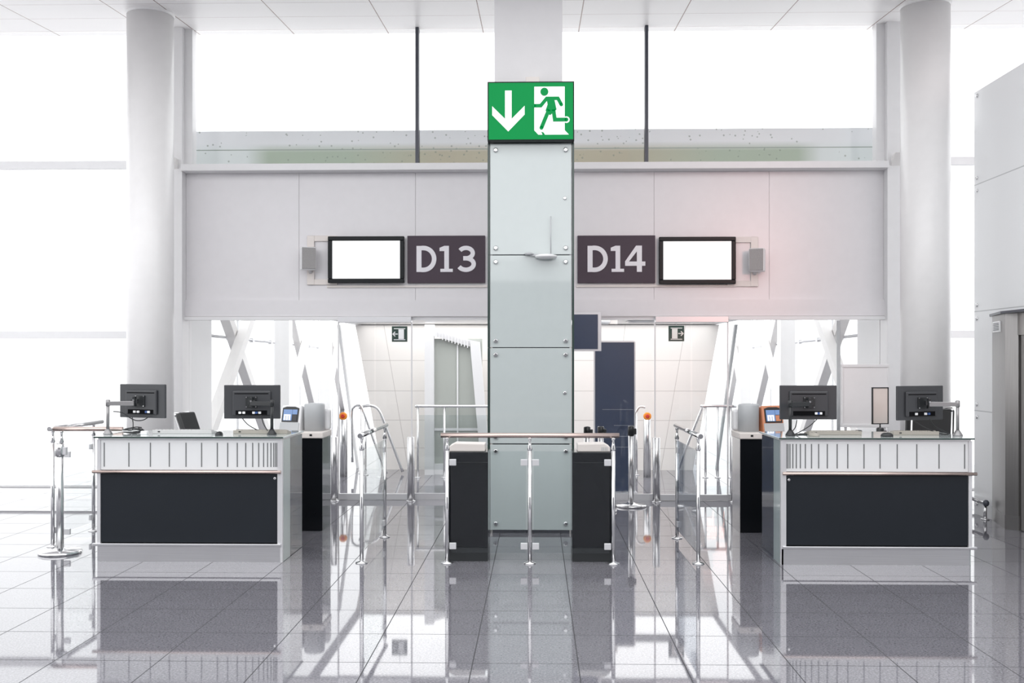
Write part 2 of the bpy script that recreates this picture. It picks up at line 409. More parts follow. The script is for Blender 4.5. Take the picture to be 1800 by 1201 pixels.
# ------------------------------------------------------------------ passage behind the glass
struct('wall_passage', MB().prism([(-2.44, 0), (2.45, 0), (2.86, 2.28), (-2.86, 2.28)], 15.9, 16.5, 'y'), BWALL, 'cream panelled wall with leaning ends behind the glass partition', 'wall')
struct('ceiling_passage', MB().box(-2.9, 2.85, 12.7, 16.5, 2.29, 2.42), COLW, 'low white ceiling over the lobby behind the glass doors', 'ceiling')
vt = thing('ceiling_vent', 'slotted grille in the low ceiling near the right arrow sign', 'vent', (1.65, 14.6, 2.29))
MB().box(1.3, 2.1, 14.4, 14.8, 2.275, 2.289).build('vent_frame', WHITE, vt)
for k in range(6): MB().box(1.34, 2.06, 14.44+k*.06, 14.46+k*.06, 2.268, 2.2745).build('vent_slat', GREYBAR, vt)
sm = thing('smoke_detector', 'round white smoke detector under the low ceiling left of the vent', 'detector', (.93, 13.9, 2.29))
MB().lathe((.93, 13.9, 2.215), [(.05, 0), (.08, .02), (.09, .075)], 24).build('cover', WPLAST, sm)
MB().box(1.0, 1.11, 13.88, 13.92, 2.22, 2.29).build('lamp_block', CREAM, sm)
for sx in (-1, 1):
    x0 = -4.37 if sx < 0 else 4.25
    lx = lambda y: x0+sx*.1*(y-13.5)
    sd = 'left' if sx < 0 else 'right'
    struct('wall_jamb_%s' % sd, MB().box(min(x0, x0+sx*.2), max(x0, x0+sx*.2), 12.63, 13.5, 0, 4.03), WHITE, 'white return wall just behind the %s end of the partition' % sd, 'wall')
    # glazing panes
    for k in range(5):
        ya, yb = 13.55+k*4.05, 13.55+(k+1)*4.05-.03
        n = 12+k+(0 if sx < 0 else 5)
        struct('window_%d' % n, MB().prism([(lx(ya)+sx*.45, ya), (lx(yb)+sx*.45, yb), (lx(yb)+sx*.46, yb), (lx(ya)+sx*.46, ya)], .02, 4.2, 'z'), GL,
               'glass pane %s along the %s side of the boarding bridge' % (('nearest the doors', 'second from the doors', 'third from the doors', 'fourth from the doors', 'farthest from the doors')[k], sd), 'window')
        struct('trim_%d' % (20+n), MB().box(lx(yb)+sx*.45-.012, lx(yb)+sx*.45+.012, yb-.02, yb+.04, 0, 4.2), GREYBAR, 'thin upright %s in the glazing on the %s side of the bridge' % (('nearest the doors', 'second from the doors', 'third from the doors', 'fourth from the doors', 'farthest from the doors')[k], sd), 'mullion')
    for k, yc in enumerate((16.1, 23.8, 31.5)):
        nm = ('nearest the doors', 'in the middle of the bridge', 'farthest from the doors')[k]
        t = thing('cross_brace', 'white steel cross brace %s, on the %s side of the boarding bridge' % (nm, sd), 'brace', (lx(yc), yc, 0), 'cross braces of the bridge', kind='structure')
        for s2, off in ((1, 0), (-1, .16)):
            ya, yb = yc-3.75*s2, yc+3.75*s2
            hw = .20
            b = MB(); bx = len(b.v)
            P = []
            for (yy, zz) in ((ya-hw, 0), (ya+hw, 0), (yb+hw, 4.2), (yb-hw, 4.2)):
                for o in (off, off+.15): P.append((lx(yy)+sx*o, yy, zz))
            b.v = P
            for q in ((0, 2, 4, 6), (1, 7, 5, 3), (0, 1, 3, 2), (2, 3, 5, 4), (4, 5, 7, 6), (6, 7, 1, 0)): b.face(list(q))
            b.build('diagonal', BEAMW, t)
        if k < 2:
            yy = yc+3.85
            struct('pillar_bridge', MB().box(lx(yy)-.14, lx(yy)+.14, yy-.14, yy+.14, 0, 4.2), COLW, 'white upright between cross braces, %s on the %s side of the bridge' % (('nearer the doors', 'farther from the doors')[k], sd), 'upright')
    rod = MB().tube([(lx(13.6)+sx*.33, 13.6, 2.09), (lx(33)+sx*.33, 33, 2.09)], .022)
    for k in range(9):
        yy = 14.2+k*2.05; rod.box(lx(yy)+sx*.33-.03, lx(yy)+sx*.33+.03, yy-.06, yy+.06, 2.05, 2.13)
    struct('trim_%d' % (16 if sx < 0 else 17), rod, ALU, 'slim steel rod running along the %s bridge glazing' % sd, 'rod')
    # dark opening strut leaning beside the passage wall
    st = MB().prism([(sx*2.85, 0), (sx*2.88, 0), (sx*3.19, 2.29), (sx*3.145, 2.29)], 16.1, 16.2, 'y')
    tag(st.build('leaning_strut', GREYBAR if sx < 0 else LGREY), 'slim grey leaning strut at the %s end of the cream passage wall' % sd, 'strut')
struct('roof_bridge', MB().box(-4.5, 4.4, 12.75, 16.6, 4.03, 4.14), COLW, 'flat roof of the boarding bridge', 'roof')
struct('parapet', MB().box(-4.5, 4.4, 13.0, 13.2, 4.14, 4.69), PARA, 'stained concrete parapet outside the upper windows', 'parapet')
# glazed cabinet / inner door with white lattice frame
ic = thing('glazed_booth', 'glazed booth with white sloping frame left of the pillar, behind the glass', 'booth', (-1.3, 15.2, 0))
MB().box(-1.68, -1.54, 15.15, 15.3, 0, 2.26).build('upright', WHITE, ic)
MB().box(-1.54, -.82, 15.25, 15.29, .16, 2.05).build('panel', TINTG, ic)
MB().box(-1.54, -.82, 15.2, 15.26, 0, .16).build('bottom_rail', WHITE, ic)
sl = MB().prism([(-1.54, 2.20), (-1.0, 2.03), (-1.0, 1.93), (-1.54, 2.09)], 15.15, 15.24, 'y')
for k in range(11): sl.box(-1.51+k*.047, -1.495+k*.047, 15.13, 15.15, 2.06-k*.0148, 2.17-k*.0148)
sl.build('top_rail', WHITE, ic)
MB().prism([(-1.0, 2.03), (-.85, 2.0), (-.72, .45), (-.86, .45)], 15.12, 15.24, 'y').build('sloping_post', WHITE, ic)
MB().box(-1.2, -1.18, 15.22, 15.246, .16, 1.95).build('mullion', GREYBAR, ic)
MB().box(-1.54, -.82, 15.235, 15.246, .66, .70).build('crossbar', WHITE, ic)
# arrow signs
for sx, sd, ax, az in ((-1, 'left', -1.806, 2.07), (1, 'right', 1.834, 2.075)):
    y = 13.3; hs = .102
    t = thing('arrow_sign', 'small dark green sign with door and arrow pointing %s, behind the glass' % sd, 'sign', (ax, y, az-hs), 'arrow signs behind the glass')
    MB().box(ax-hs, ax+hs, y, y+.02, az-hs, az+hs).build('sign_plate', DGREEN, t)
    m = MB(); f = y-.004
    dm = CREAM if sx > 0 else WPLAST
    dc = -sx*.0-(sx*.022)
    m.box(ax+dc-.036, ax+dc+.036, f, y, az-.066, az+.062)
    m.build('door_symbol', dm, t)
    MB().box(ax-.076, ax+.076, f, y, az+.066, az+.076).build('bar_symbol', dm, t); MB().box(ax-.076, ax+.076, f, y, az-.08, az-.07).build('bar_symbol', dm, t)
    m = MB(); c = ax+sx*.058
    m.ribbon([(c-sx*.035, az), (c+sx*.027, az)], .012, f, y); m.ribbon([(c, az+.03), (c+sx*.030, az), (c, az-.03)], .012, f, y)
    m.build('arrow_symbol', dm, t)
    m = MB(); m.tube([(ax, y+.01, az+hs), (ax, y+.01, 2.29)], .004); m.build('hanging_rod', ALU, t)
# orange-button posts
for x, y, sd in ((-2.85, 14.88, 'left'), (1.631, 14.95, 'right')):
    t = thing('button_post', 'steel post with orange emergency button, %s of the pillar behind the glass' % sd, 'post', (x, y, 0), 'button posts')
    MB().lathe((x, y, 0), [(.055, 0), (.055, .85), (.04, .865)], 24).build('post', STEEL, t)
    MB().tube([(x, y, .865), (x, y, .9)], .012).build('neck', CHROME, t)
    R = Matrix.Rotation(PI/2, 3, 'X')
    MB().lathe((x, y-.03, .9), [(.045, -.03), (.058, -.02), (.058, .02), (.045, .03)], 24, M=R).build('button_ring', ORANGE, t)
    MB().lathe((x, y-.05, .9), [(.03, -.02), (.03, .015), (.02, .022)], 20, M=R).build('button', RED, t)
# passage handrails
def hr(name, label, path, posts, r=.02, glassp=None):
    p0 = path[0]; t = thing(name, label, 'handrail', (p0[0], p0[1], 0))
    MB().tube(smooth_path(path, 6), r).build('rail_tube', STEEL, t)
    for (x, y, z) in posts:
        q = MB().tube([(x, y, .01), (x, y, z)], .016).build('post', STEEL, t)
        MB().lathe((x, y, 0), [(.045, 0), (.045, .01), (.02, .014)], 18).build('base_flange', CHROME, q)
    if glassp:
        a, b, z0, z1 = glassp
        d = Vector((b[0]-a[0], b[1]-a[1], 0)).normalized(); n = Vector((-d.y, d.x, 0))*.005
        MB().prism([(a[0]+n.x, a[1]+n.y), (b[0]+n.x, b[1]+n.y), (b[0]-n.x, b[1]-n.y), (a[0]-n.x, a[1]-n.y)], z0, z1, 'z').build('glass_infill', GLB, t)
    return t
hr('ramp_handrail', 'bent steel ramp handrail sloping down behind the left glass door, front loop', [(-2.75, 15.05, .2), (-2.76, 15.05, .9), (-2.73, 15.05, 1.02), (-2.66, 15.05, 1.05), (-2.6, 15.05, 1.0), (-2.42, 15.05, .5), (-2.24, 15.05, .03)], [(-2.56, 15.09, .9)], .018)
hr('ramp_handrail', 'bent steel ramp handrail sloping down behind the left glass door, rear loop', [(-2.7, 15.3, 1.0), (-2.6, 15.3, 1.03), (-2.48, 15.3, 1.03), (-2.38, 15.3, .95), (-2.28, 15.3, .7), (-2.03, 15.3, .03)], [(-2.66, 15.3, 1.0)], .022)
hr('passage_handrail', 'straight steel handrail left of the pillar behind the glass', [(-1.78, 14.8, 1.05), (-1.2, 14.8, 1.05), (-.5, 14.8, 1.05)], [(-1.74, 14.8, 1.04), (-1.35, 14.8, 1.04), (-.6, 14.8, 1.04)], .022, ((-1.72, 14.8), (-.55, 14.8), .12, .92))
hr('passage_handrail', 'steel handrail sloping down behind the right glass door', [(2.93, 14.9, 1.05), (2.45, 14.9, 1.05), (2.42, 14.9, 1.0), (2.22, 14.9, .5), (2.06, 14.9, .06)], [(2.48, 14.9, 1.04), (2.66, 14.9, 1.04), (2.85, 14.9, 1.04)], .022, ((2.5, 14.9), (2.83, 14.9), .12, .9))
hr('ramp_handrail', 'short angled steel handrail beside the orange button right of the pillar', [(1.63, 15.2, 1.02), (1.52, 15.2, 1.0), (1.42, 15.2, .7), (1.36, 15.2, .2)], [(1.5, 15.2, .97)], .018)
# blue panel behind glass
bp = thing('blue_display_panel', 'tall navy blue free-standing panel right of the pillar behind the glass', 'panel', (1.0, 13.1, 0))
MB().box(.755, 1.262, 13.08, 13.12, .03, 1.955).build('panel_face', NAVY, bp)
m = MB(); m.box(.74, .757, 13.07, 13.13, .0, 1.965); m.box(1.26, 1.277, 13.07, 13.13, .0, 1.965); m.box(.757, 1.26, 13.07, 13.13, 1.955, 1.975); m.build('frame', ALU, bp)
for a, z in ((.85, 1.085), (1.0, .88), (.98, .74), (1.0, .6)): MB().box(a, 1.25, 13.076, 13.079, z, z+.005).build('line_mark', NAVYL, bp)
m = MB(); m.box(.72, 1.29, 12.95, 13.25, 0, .03); m.build('base', ALU, bp)
# flag-mounted blue sign
bs = thing('hanging_blue_sign', 'square navy sign with silver frame hung under the wall right of the pillar', 'sign', (.6, 12.35, 1.82))
MB().box(.33, .745, 12.33, 12.36, 1.86, 2.28).build('sign_face', NAVY, bs)
m = MB(); m.box(.3, .79, 12.335, 12.37, 2.28, 2.31); m.box(.3, .79, 12.335, 12.37, 1.835, 1.865); m.box(.745, .79, 12.335, 12.37, 1.86, 2.285); m.box(.3, .332, 12.335, 12.37, 1.86, 2.285); m.build('frame', ALU, bs, bevel=.004)
for a in (.4, .62): MB().box(a, a+.04, 12.37, 12.46, 2.27, 2.31).build('bracket', ALU, bs)

# ------------------------------------------------------------------ wall signs and screens
LZ = [0]
def lz(y):
    LZ[0] = (LZ[0]+1) % 9
    return y-.0005*LZ[0]
def ribs_D(m, x, z, w, h, st, Y0, y1):
    m.box(x, x+st, lz(Y0), y1, z, z+h)
    pts = [(x+st, z+h-st*.42)]
    r = h/2-st*.42; cx = x+w-r*0.98-st/2
    pts.append((cx, z+h-st*.42))
    for k in range(1, 20):
        a = PI/2-PI*k/20; pts.append((cx+r*.98*math.cos(a), z+h/2+r*math.sin(a)))
    pts += [(cx, z+st*.42), (x+st, z+st*.42)]
    m.ribbon(pts, st*.9, lz(Y0), y1)
def one(m, x, z, w, h, st, Y0, y1):
    m.box(x+w*.36, x+w*.36+st*.92, lz(Y0), y1, z, z+h)
    m.prism([(x, z+h*.80), (x+w*.36, z+h*.80), (x+w*.36, z+h), (x, z+h*.925)], lz(Y0), y1, 'y')
    m.box(x+.01, x+w, lz(Y0), y1, z, z+st*.62)
def three(m, x, z, w, h, st, Y0, y1):
    k = st*.42; cx = x+w*.45
    rt = (h*.48-k)/2; zt = z+h-k-rt
    pts = [(cx+w*.37*math.cos(math.radians(150-232*i/18)), zt+rt*math.sin(math.radians(150-232*i/18))) for i in range(19)]
    m.ribbon(pts, st*.85, lz(Y0), y1)
    rb = (h*.52-k)/2; zb = z+k+rb
    pts = [(cx+w*.42*math.cos(math.radians(86-238*i/18)), zb+rb*math.sin(math.radians(86-238*i/18))) for i in range(19)]
    m.ribbon(pts, st*.88, lz(Y0), y1)
    zm = (zt-rt+zb+rb)/2
    m.box(x+w*.30, cx+w*.08, lz(Y0), y1, zm-st*.44, zm+st*.44)
def four(m, x, z, w, h, st, Y0, y1):
    m.box(x+w*.58, x+w*.58+st, lz(Y0), y1, z, z+h)
    m.box(x, x+w, lz(Y0), y1, z+h*.23, z+h*.23+st*.85)
    m.prism([(x, z+h*.23+st*.3), (x+w*.12, z+h*.23+st*.5), (x+w*.6+st*.4, z+h*.90), (x+w*.60+st*.4, z+h), (x+w*.54, z+h), (x, z+h*.23+st*.9)], lz(Y0), y1, 'y')
def gate_sign(x0, x1, z0, z1, txt, label):
    t = thing('gate_sign', label, 'sign', ((x0+x1)/2, 12.47, z0))
    MB().box(x0, x1, 12.45, 12.498, z0, z1).build('sign_plate', SIGNP, t, bevel=.003)
    W = x1-x0; y0, y1 = 12.444, 12.4505; zb = z0+(498-478.7)/(498-415)*(z1-z0); h = .322; st = .062
    for ch, a, b in txt:
        m = MB(); fn = {'D': ribs_D, '1': one, '3': three, '4': four}[ch]
        fn(m, x0+a*W, zb, (b-a)*W, h, st, y0, y1)
        m.build({'D': 'letter_d', '1': 'digit_one', '3': 'digit_three', '4': 'digit_four'}[ch], SIGNT, t)
gate_sign(-1.594, -.633, 2.678, 3.262, [('D', .118, .378), ('1', .415, .585), ('3', .648, .885)], 'dark plum gate sign reading D13 on the white wall')
gate_sign(.506, 1.458, 2.674, 3.258, [('D', .128, .392), ('1', .427, .598), ('4', .612, .872)], 'dark plum gate sign reading D14 on the white wall')
def tv(x0, x1, z0, z1, sx, label):
    t = thing('display_screen', label, 'screen', ((x0+x1)/2, 12.45, z0))
    m = MB(); e = .05
    m.box(x0, x1, 12.40, 12.46, z1-e, z1); m.box(x0, x1, 12.40, 12.46, z0, z0+e); m.box(x0, x0+e, 12.40, 12.46, z0+e, z1-e); m.box(x1-e, x1, 12.40, 12.46, z0+e, z1-e)
    m.build('frame', TVB, t, bevel=.008)
    MB().box(x0+.01, x1-.01, 12.43, 12.47, z0+.01, z1-.01).build('casing', BLACK, t)
    MB().box(x0+e+.004, x1-e-.004, 12.415, 12.43, z0+e+.004, z1-e-.004).build('screen', SCREEN, t)
    MB().box(x0+.15, x1-.15, 12.47, 12.5, z0+.12, z1-.12).build('mount', BLACK, t)
tv(-2.572, -1.629, 2.678, 3.252, -1, 'blank lit wall screen in black frame left of the D13 sign')
tv(1.50, 2.435, 2.658, 3.234, 1, 'blank lit wall screen in black frame right of the D14 sign')
def speaker(x0, x1, z0, z1, sx, label):
    xc = (x0+x1)/2; t = thing('wall_speaker', label, 'speaker', (xc, 12.4, z0), 'wall speakers')
    M = Matrix.Translation((xc, 12.33, 0)) @ Matrix.Rotation(sx*-.35, 4, 'Z')
    MB().box(-.09, .09, -.06, .08, z0, z1, M=M).build('cabinet', WPLAST, t, bevel=.012, seg=3)
    MB().box(-.082, .082, -.072, -.059, z0+.01, z1-.01, M=M).build('grille', GRILLE, t, bevel=.005)
    m = MB(); e = -sx
    xa = xc+e*.0
    m.box(xc-.045, xc+.045, 12.47, 12.497, z1+.02, z1+.16); m.box(xc-.045, xc+.045, 12.47, 12.497, z0-.17, z1+.02); m.box(min(xc-.045, xc+e*.33), max(xc+.045, xc+e*.33), 12.475, 12.498, z1+.09, z1+.16)
    m.box(min(xc-.045, xc+e*.33), max(xc+.045, xc+e*.33), 12.475, 12.498, z0-.17, z0-.10)
    m.build('cable_trunking', CREAM, t, bevel=.004)
    MB().tube([(xc, 12.40, z0+.06), (xc, 12.47, z0-.02)], .02).build('swivel_arm', WPLAST, t)
speaker(-2.90, -2.70, 2.83, 3.11, -1, 'small grey wall speaker at far left of the left screen')
speaker(2.585, 2.765, 2.80, 3.08, 1, 'small grey wall speaker at far right of the right screen')
for a, b, sd in ((-2.6, -.61, 'D13'), (.49, 2.46, 'D14')):
    tag(MB().box(a, b, 12.478, 12.499, 2.625, 2.652).build('cable_trunking', CREAM, bevel=.003), 'slim cream trunking under the %s sign and its screen' % sd, 'trunking')

# ------------------------------------------------------------------ central pillar
pc = thing('pillar', 'central square pillar clad in pale green glass under the exit sign', 'pillar', (-.06, 10.5, 0), kind='structure')
MB().box(-.425, .262, 10.22, 10.92, 0, cz(10.22)+.01).build('core', mat('pillar_core_paint', (.68, .67, .68), .4), pc)
zz = [(.035, .885), (.895, 1.845), (1.853, 2.768), (2.776, 3.88)]
R = Matrix.Rotation(PI/2, 3, 'X')
for (a, b) in zz:
    p = MB().box(-.462, .348, 10.055, 10.07, a, b).build('glass_panel', CLAD, pc, bevel=.003)
    for z in (a+.065, b-.065):
        for x in (-.405, .29):
            MB().lathe((x, 10.055, z), [(.024, 0), (.024, .012), (.014, .022)], 20, M=R).build('fixing_button', CHROME, p)
for x in (-.486, .352):
    for (a, b) in zz: MB().box(x, x+.022, 10.05, 10.95, a-.003, b+.003).build('side_glass', GEDGE, pc)
MB().box(-.44, .33, 10.09, 10.22, 0, 3.87).build('sub_frame', MULL, pc)
for z in (3.335, 1.40): MB().lathe((.282, 10.055, z), [(.017, 0), (.017, .01), (.011, .012)], 16, M=R).build('lock', CHROME, pc)
es = thing('exit_sign', 'lit green exit sign with down arrow and running figure on the pillar', 'sign', (-.05, 10.0, 3.883))
m = MB(); x0, x1, z0, z1 = -.483, .372, 3.885, 4.470
m.box(x0, x1, 9.955, 10.20, z0, z1); m.build('housing', TVB, es, bevel=.004)
MB().box(x0+.012, x1-.012, 9.948, 9.956, z0+.014, z1-.014).build('face', GREEN, es)
W = x1-x0; HH = z1-z0
def ep(px, py): return (x0+(px-58)/(566-58)*W, z1-(py-93)/(445-93)*HH)
m = MB(); ya, yb = 9.943, 9.949
m.prism([ep(*q) for q in ((161, 148), (200, 148), (200, 315), (276, 238), (276, 290), (180, 390), (86, 293), (86, 240), (161, 315))], ya, yb, 'y'); m.build('arrow_symbol', GWHITE, es)
m = MB(); m.prism([ep(*q) for q in ((332, 126), (510, 126), (510, 384), (534, 410), (395, 410), (386, 396), (372, 392), (380, 410), (356, 410), (332, 384))], ya, yb, 'y')
u = W/(566-58)
m.disc(*ep(520, 322), 19*u, ya, yb); m.build('doorway_symbol', GWHITE, es)
m = MB(); ya, yb = 9.938, 9.9435
m.disc(*ep(391, 157), 23*u, lz(ya), yb)
m.ribbon([ep(332, 239), ep(370, 239), ep(405, 196), ep(470, 196), ep(490, 233)], 20*u, lz(ya), yb, rnd=True)
m.prism([ep(*q) for q in ((402, 187), (446, 187), (462, 262), (424, 296), (398, 268), (410, 232))], lz(ya), yb, 'y')
m.ribbon([ep(418, 262), ep(374, 370)], 22*u, lz(ya), yb, rnd=True)
m.ribbon([ep(444, 262), ep(452, 322), ep(520, 322)], 22*u, lz(ya), yb, rnd=True)
m.build('running_figure', GREEN, es)
tag(MB().box(-.107, .03, 10.09, 10.215, 4.475, 4.555).build('junction_box', CREAM, bevel=.005), 'small cream junction box on top of the exit sign', 'box')
ap = thing('access_point', 'white oval wireless device with thin aerial on the pillar front', 'device', (.1, 9.98, 2.72))
MB().lathe((.095, 9.965, 2.725), [(.06, 0), (.105, .012), (.11, .03), (.07, .042)], 28).build('body', WPLAST, ap)
MB().tube([(.142, 10.02, 2.765), (.142, 10.02, 3.15)], .006).build('aerial', LGREY, ap)
m = MB(); m.box(-.06, .08, 10.02, 10.05, 2.755, 2.78); m.lathe((-.075, 10.02, 2.765), [(.03, 0), (.05, .012), (.02, .03)], 18); m.build('bracket', LGREY, ap)

# ------------------------------------------------------------------ service counters
def desk(sx, label):
    """sx=-1 left desk, +1 right desk; built about the outer/inner edges"""
    xi = -2.165 if sx < 0 else 2.06      # aisle side
    xo = -3.765 if sx < 0 else 3.655     # outer side
    lo, hi = min(xi, xo), max(xi, xo); yf = 8.57; yb = 9.30
    t = thing('gate_counter', label, 'counter', ((lo+hi)/2, yf, 0))
    def X(u): return xo+(xi-xo)*u        # u 0 outer .. 1 aisle
    MB().box(lo+.03, hi-.03, yf+.03, yb-.02, .0, 1.045).build('carcass', SLATE, t)
    ct = MB().box(lo-.02, hi+.01, yf-.02, yb+.02, 1.058, 1.072).build('countertop', TOPG, t, bevel=.002)
    m = MB().box(lo-.021, hi+.011, yf-.0215, yf-.0195, 1.059, 1.071); m.build('glass_edge', GEDGE, ct)
    MB().box(lo+.012, hi-.012, yf+.0, yb-.01, 1.045, 1.058).build('top_rail', ALU, t)
    p = MB().box(lo+.03, hi-.03, yf+.012, yf+.03, .785, 1.045).build('slotted_panel', SLOTW, t)
    us = [535, 667, 782, 883, 972, 1055, 1139, 1194, 1245, 1290, 1327, 1359, 1385, 1406, 1424, 1439, 1449, 1457]
    for q in us:
        u = (q-498)/(1487-498); x = X(u); MB().box(x-.004, x+.004, yf+.009, yf+.0125, .812, 1.018).build('slot', SLOT, p)
    MB().box(lo+.03, hi-.03, yf+.012, yf+.03, .165, .755).build('front_panel', SLATE, t)
    a = X(.957)
    MB().lathe((a, yf+.012, .715), [(.012, 0), (.012, .006), (.007, .008)], 16, M=R).build('lock', CHROME, t)
    MB().tube([(X(-.022), yf-.005, .770), (X(.992), yf-.005, .770)], .014).build('upper_rail', COPPER_REFL, t)
    MB().box(min(X(-.022), X(.992)), max(X(-.022), X(.992)), yf-.018, yf+.012, .135, .158).build('lower_rail', STEELH, t, bevel=.004)
    MB().box(lo+.005, hi-.02, yf+.0, yf+.03, 0, .132).build('plinth', STEELH, t)
    for u in (0.0, .972):
        x = X(u); x2 = X(u+.018); MB().box(min(x, x2), max(x, x2), yf+.004, yf+.03, .132, 1.045).build('corner_post', ALU, t)
    e = 1 if sx < 0 else -1
    def sp(y0, y1, m_, nm): MB().box(min(xi, xi-e*.02), max(xi, xi-e*.02), y0, y1, 0.0, 1.045).build(nm, m_, t)
    sp(yf, yf+.03, ALU, 'corner_trim'); sp(yf+.033, yf+.27, PGLASS, 'pale_side_glass'); sp(yf+.273, yb-.01, DGLASS, 'dark_side_glass')
    sp2 = min(xo, xo+e*.02), max(xo, xo+e*.02)
    MB().box(*sp2, yf+.033, yb-.01, 0, 1.045).build('outer_side_panel', PGLASS, t)
    return t
desk(-1, 'long service counter at left with dark front panel and slotted white band')
desk(1, 'long service counter at right with dark front panel and slotted white band')
ZT = 1.072
def monitor(x, y, zc, rz, label, plugs, armx, armlabel, tilt=0, arm_mat=None, wd=.50, hd=.30):
    t = thing('monitor', label, 'monitor', (x, y, zc), 'monitors on the counters', rz)
    # local: back faces -y
    m = MB(); m.box(-wd/2, wd/2, 0, .022, -hd/2, hd/2); m.build('casing', MONB, t, local=True, bevel=.006)
    m = MB(); m.prism([(-.17, -.12), (.17, -.12), (.17, .10), (-.17, .10)], -.022, 0, 'y'); m.build('back_bulge', MONB, t, local=True, bevel=.012, seg=3)
    MB().box(-wd/2+.012, wd/2-.012, .022, .024, -hd/2+.012, hd/2-.012).build('screen', SCRDK, t, local=True)
    MB().box(-.15, .15, -.0245, -.0215, .070, .078).build('vent_slot', SLOTK, t, local=True)
    v = MB().box(-.05, .05, -.034, -.022, -.05, .05).build('mount_plate', BLACK, t, local=True, bevel=.002)
    for a in (-.042, .042):
        for b in (-.042, .042): MB().lathe((a, -.034, b), [(.005, 0), (.005, .004)], 10, M=R).build('screw', CHROME, v, local=True).location -= v.location
    MB().box(-.14, .14, -.0235, -.0215, -.115, -.075).build('port_recess', SLOTK, t, local=True)
    for k, (px, mm) in enumerate(plugs):
        MB().box(px-.012, px+.012, -.036, -.0235, -.105, -.085).build('plug', mm, t, local=True, bevel=.002)
    # arm
    am = arm_mat or BLACK
    ar = thing('monitor_stand', armlabel, 'monitor stand', (armx, y-.14, ZT), 'monitor arms on the counters')
    yy = y-.14
    MB().lathe((armx, yy, ZT), [(.042, 0), (.042, .008), (.028, .03), (.016, .05)], 24).build('base', am, ar)
    MB().tube([(armx, yy, ZT+.05), (armx, yy, ZT+.29)], .014).build('pole', am, ar)
    MB().lathe((armx, yy, ZT+.25), [(.019, 0), (.019, .05), (.012, .056)], 20).build('collar', am, ar)
    d = Vector((x+math.sin(rz)*.082, y-math.cos(rz)*.082, zc))-Vector((armx, yy, ZT+.275)); 
    L = d.length; sgn = 1 if d.x > 0 else -1
    ang = math.atan2(d.y, d.x); A = Matrix.Translation((armx, yy, ZT+.272)) @ Matrix.Rotation(ang, 4, 'Z')
    m = MB(); m.prism([(0, -.018), (L*.93, -.022), (L*.93, .02), (0, .018)], -.016, .016, 'y', M=A); m.build('link', am, ar, bevel=.004)
    hm = MB(); e = Vector((armx, yy, 0))+Vector((math.cos(ang), math.sin(ang), 0))*L*.93
    hm.box(e.x-.012, e.x+.012, e.y-.012, e.y+.03, zc-.045, zc+.045); hm.box(e.x-.03, e.x+.03, e.y+.0, e.y+.03, zc-.02, zc+.02)
    hm.build('tilt_head', BLACK, ar, bevel=.004)
    MB().lathe((e.x, e.y-.012, zc+.01), [(.009, 0), (.009, .008)], 12, M=R).build('tilt_screw', CHROME, ar)
    return t
AG = mat('satin_grey_arm', (.30, .295, .30), .35, .6)
def mx(px, Y): # world x of a photo column at depth Y (design helper)
    th = math.atan(43/1777); dx = px-900
    a, b = -math.sin(th)*1777+math.cos(th)*dx, math.cos(th)*1777+math.sin(th)*dx
    return a*Y/b
WP = WPLAST
monitor(mx(250, 8.95), 8.95, 1.36, math.radians(-19), 'black monitor angled on the outer end of the left counter', [(-.06, WP), (-.02, WP), (.07, BLUEP), (.095, WP)], mx(193, 8.85), 'grey monitor arm clamped at outer end of the left counter', arm_mat=AG)
monitor(mx(443, 8.95), 8.95, 1.353, math.radians(2), 'black monitor facing away on the aisle end of the left counter', [(-.10, WP), (-.065, WP), (.045, BLUEP), (.075, WP), (.022, WP)], mx(480, 8.85), 'black monitor arm clamped at aisle end of the left counter')
monitor(mx(1421, 8.95), 8.95, 1.353, math.radians(1), 'black monitor facing away on the aisle end of the right counter', [(.06, WP), (.08, BLUEP), (.1, WP)], mx(1387, 8.85), 'black monitor arm clamped at aisle end of the right counter')
monitor(mx(1618, 8.95), 8.95, 1.35, math.radians(21), 'black monitor angled on the outer end of the right counter', [(-.07, WP), (.03, WP), (.065, BLUEP)], mx(1680, 8.85), 'grey monitor arm clamped at outer end of the right counter', arm_mat=AG)
def cable(label, pts, r=.0045, m_=BLACK, nm='cable'):
    tag(MB().tube(smooth_path(pts, 6), r, 8).build(nm, m_), label, 'cable')
def mz(py, Y): return 1.724-(py-633)/1777*Y
yc = 8.90
def cp(px, py, Y=8.9): return (mx(px, Y), Y, max(mz(py, Y), ZT+.004))
cable('dark cable from the left counter aisle monitor down to its arm base', [cp(424, 733), cp(436, 747), cp(456, 758), cp(472, 763)])
cable('second dark cable under the left counter aisle monitor', [cp(459, 730), cp(463, 745), cp(470, 757, 8.86)])
cable('dark looping cable under the outer left monitor', [cp(199, 724, 8.83), cp(214, 726, 8.86), cp(230, 736, 8.88), cp(240, 740), cp(252, 739), cp(262, 733)])
cable('dark upright cable hanging from the outer left monitor', [cp(232, 733), cp(234, 745), cp(233, 756), cp(228, 764)])
cable('dark cable from the aisle monitor on the right counter to the arm base', [cp(1437, 735), cp(1424, 747), cp(1408, 757), cp(1397, 763)])
cable('short dark cable beside the aisle arm pole on the right counter', [cp(1401, 737), cp(1398, 750), cp(1392, 758)])
cable('dark cable from the outer right monitor sweeping to its arm', [cp(1606, 738), cp(1625, 750), cp(1650, 760), cp(1666, 767)])
cable('second dark cable under the outer right monitor', [cp(1634, 735, 8.94), cp(1642, 747, 8.95), cp(1656, 755, 8.96), cp(1668, 762, 8.97)])
tg = MB()
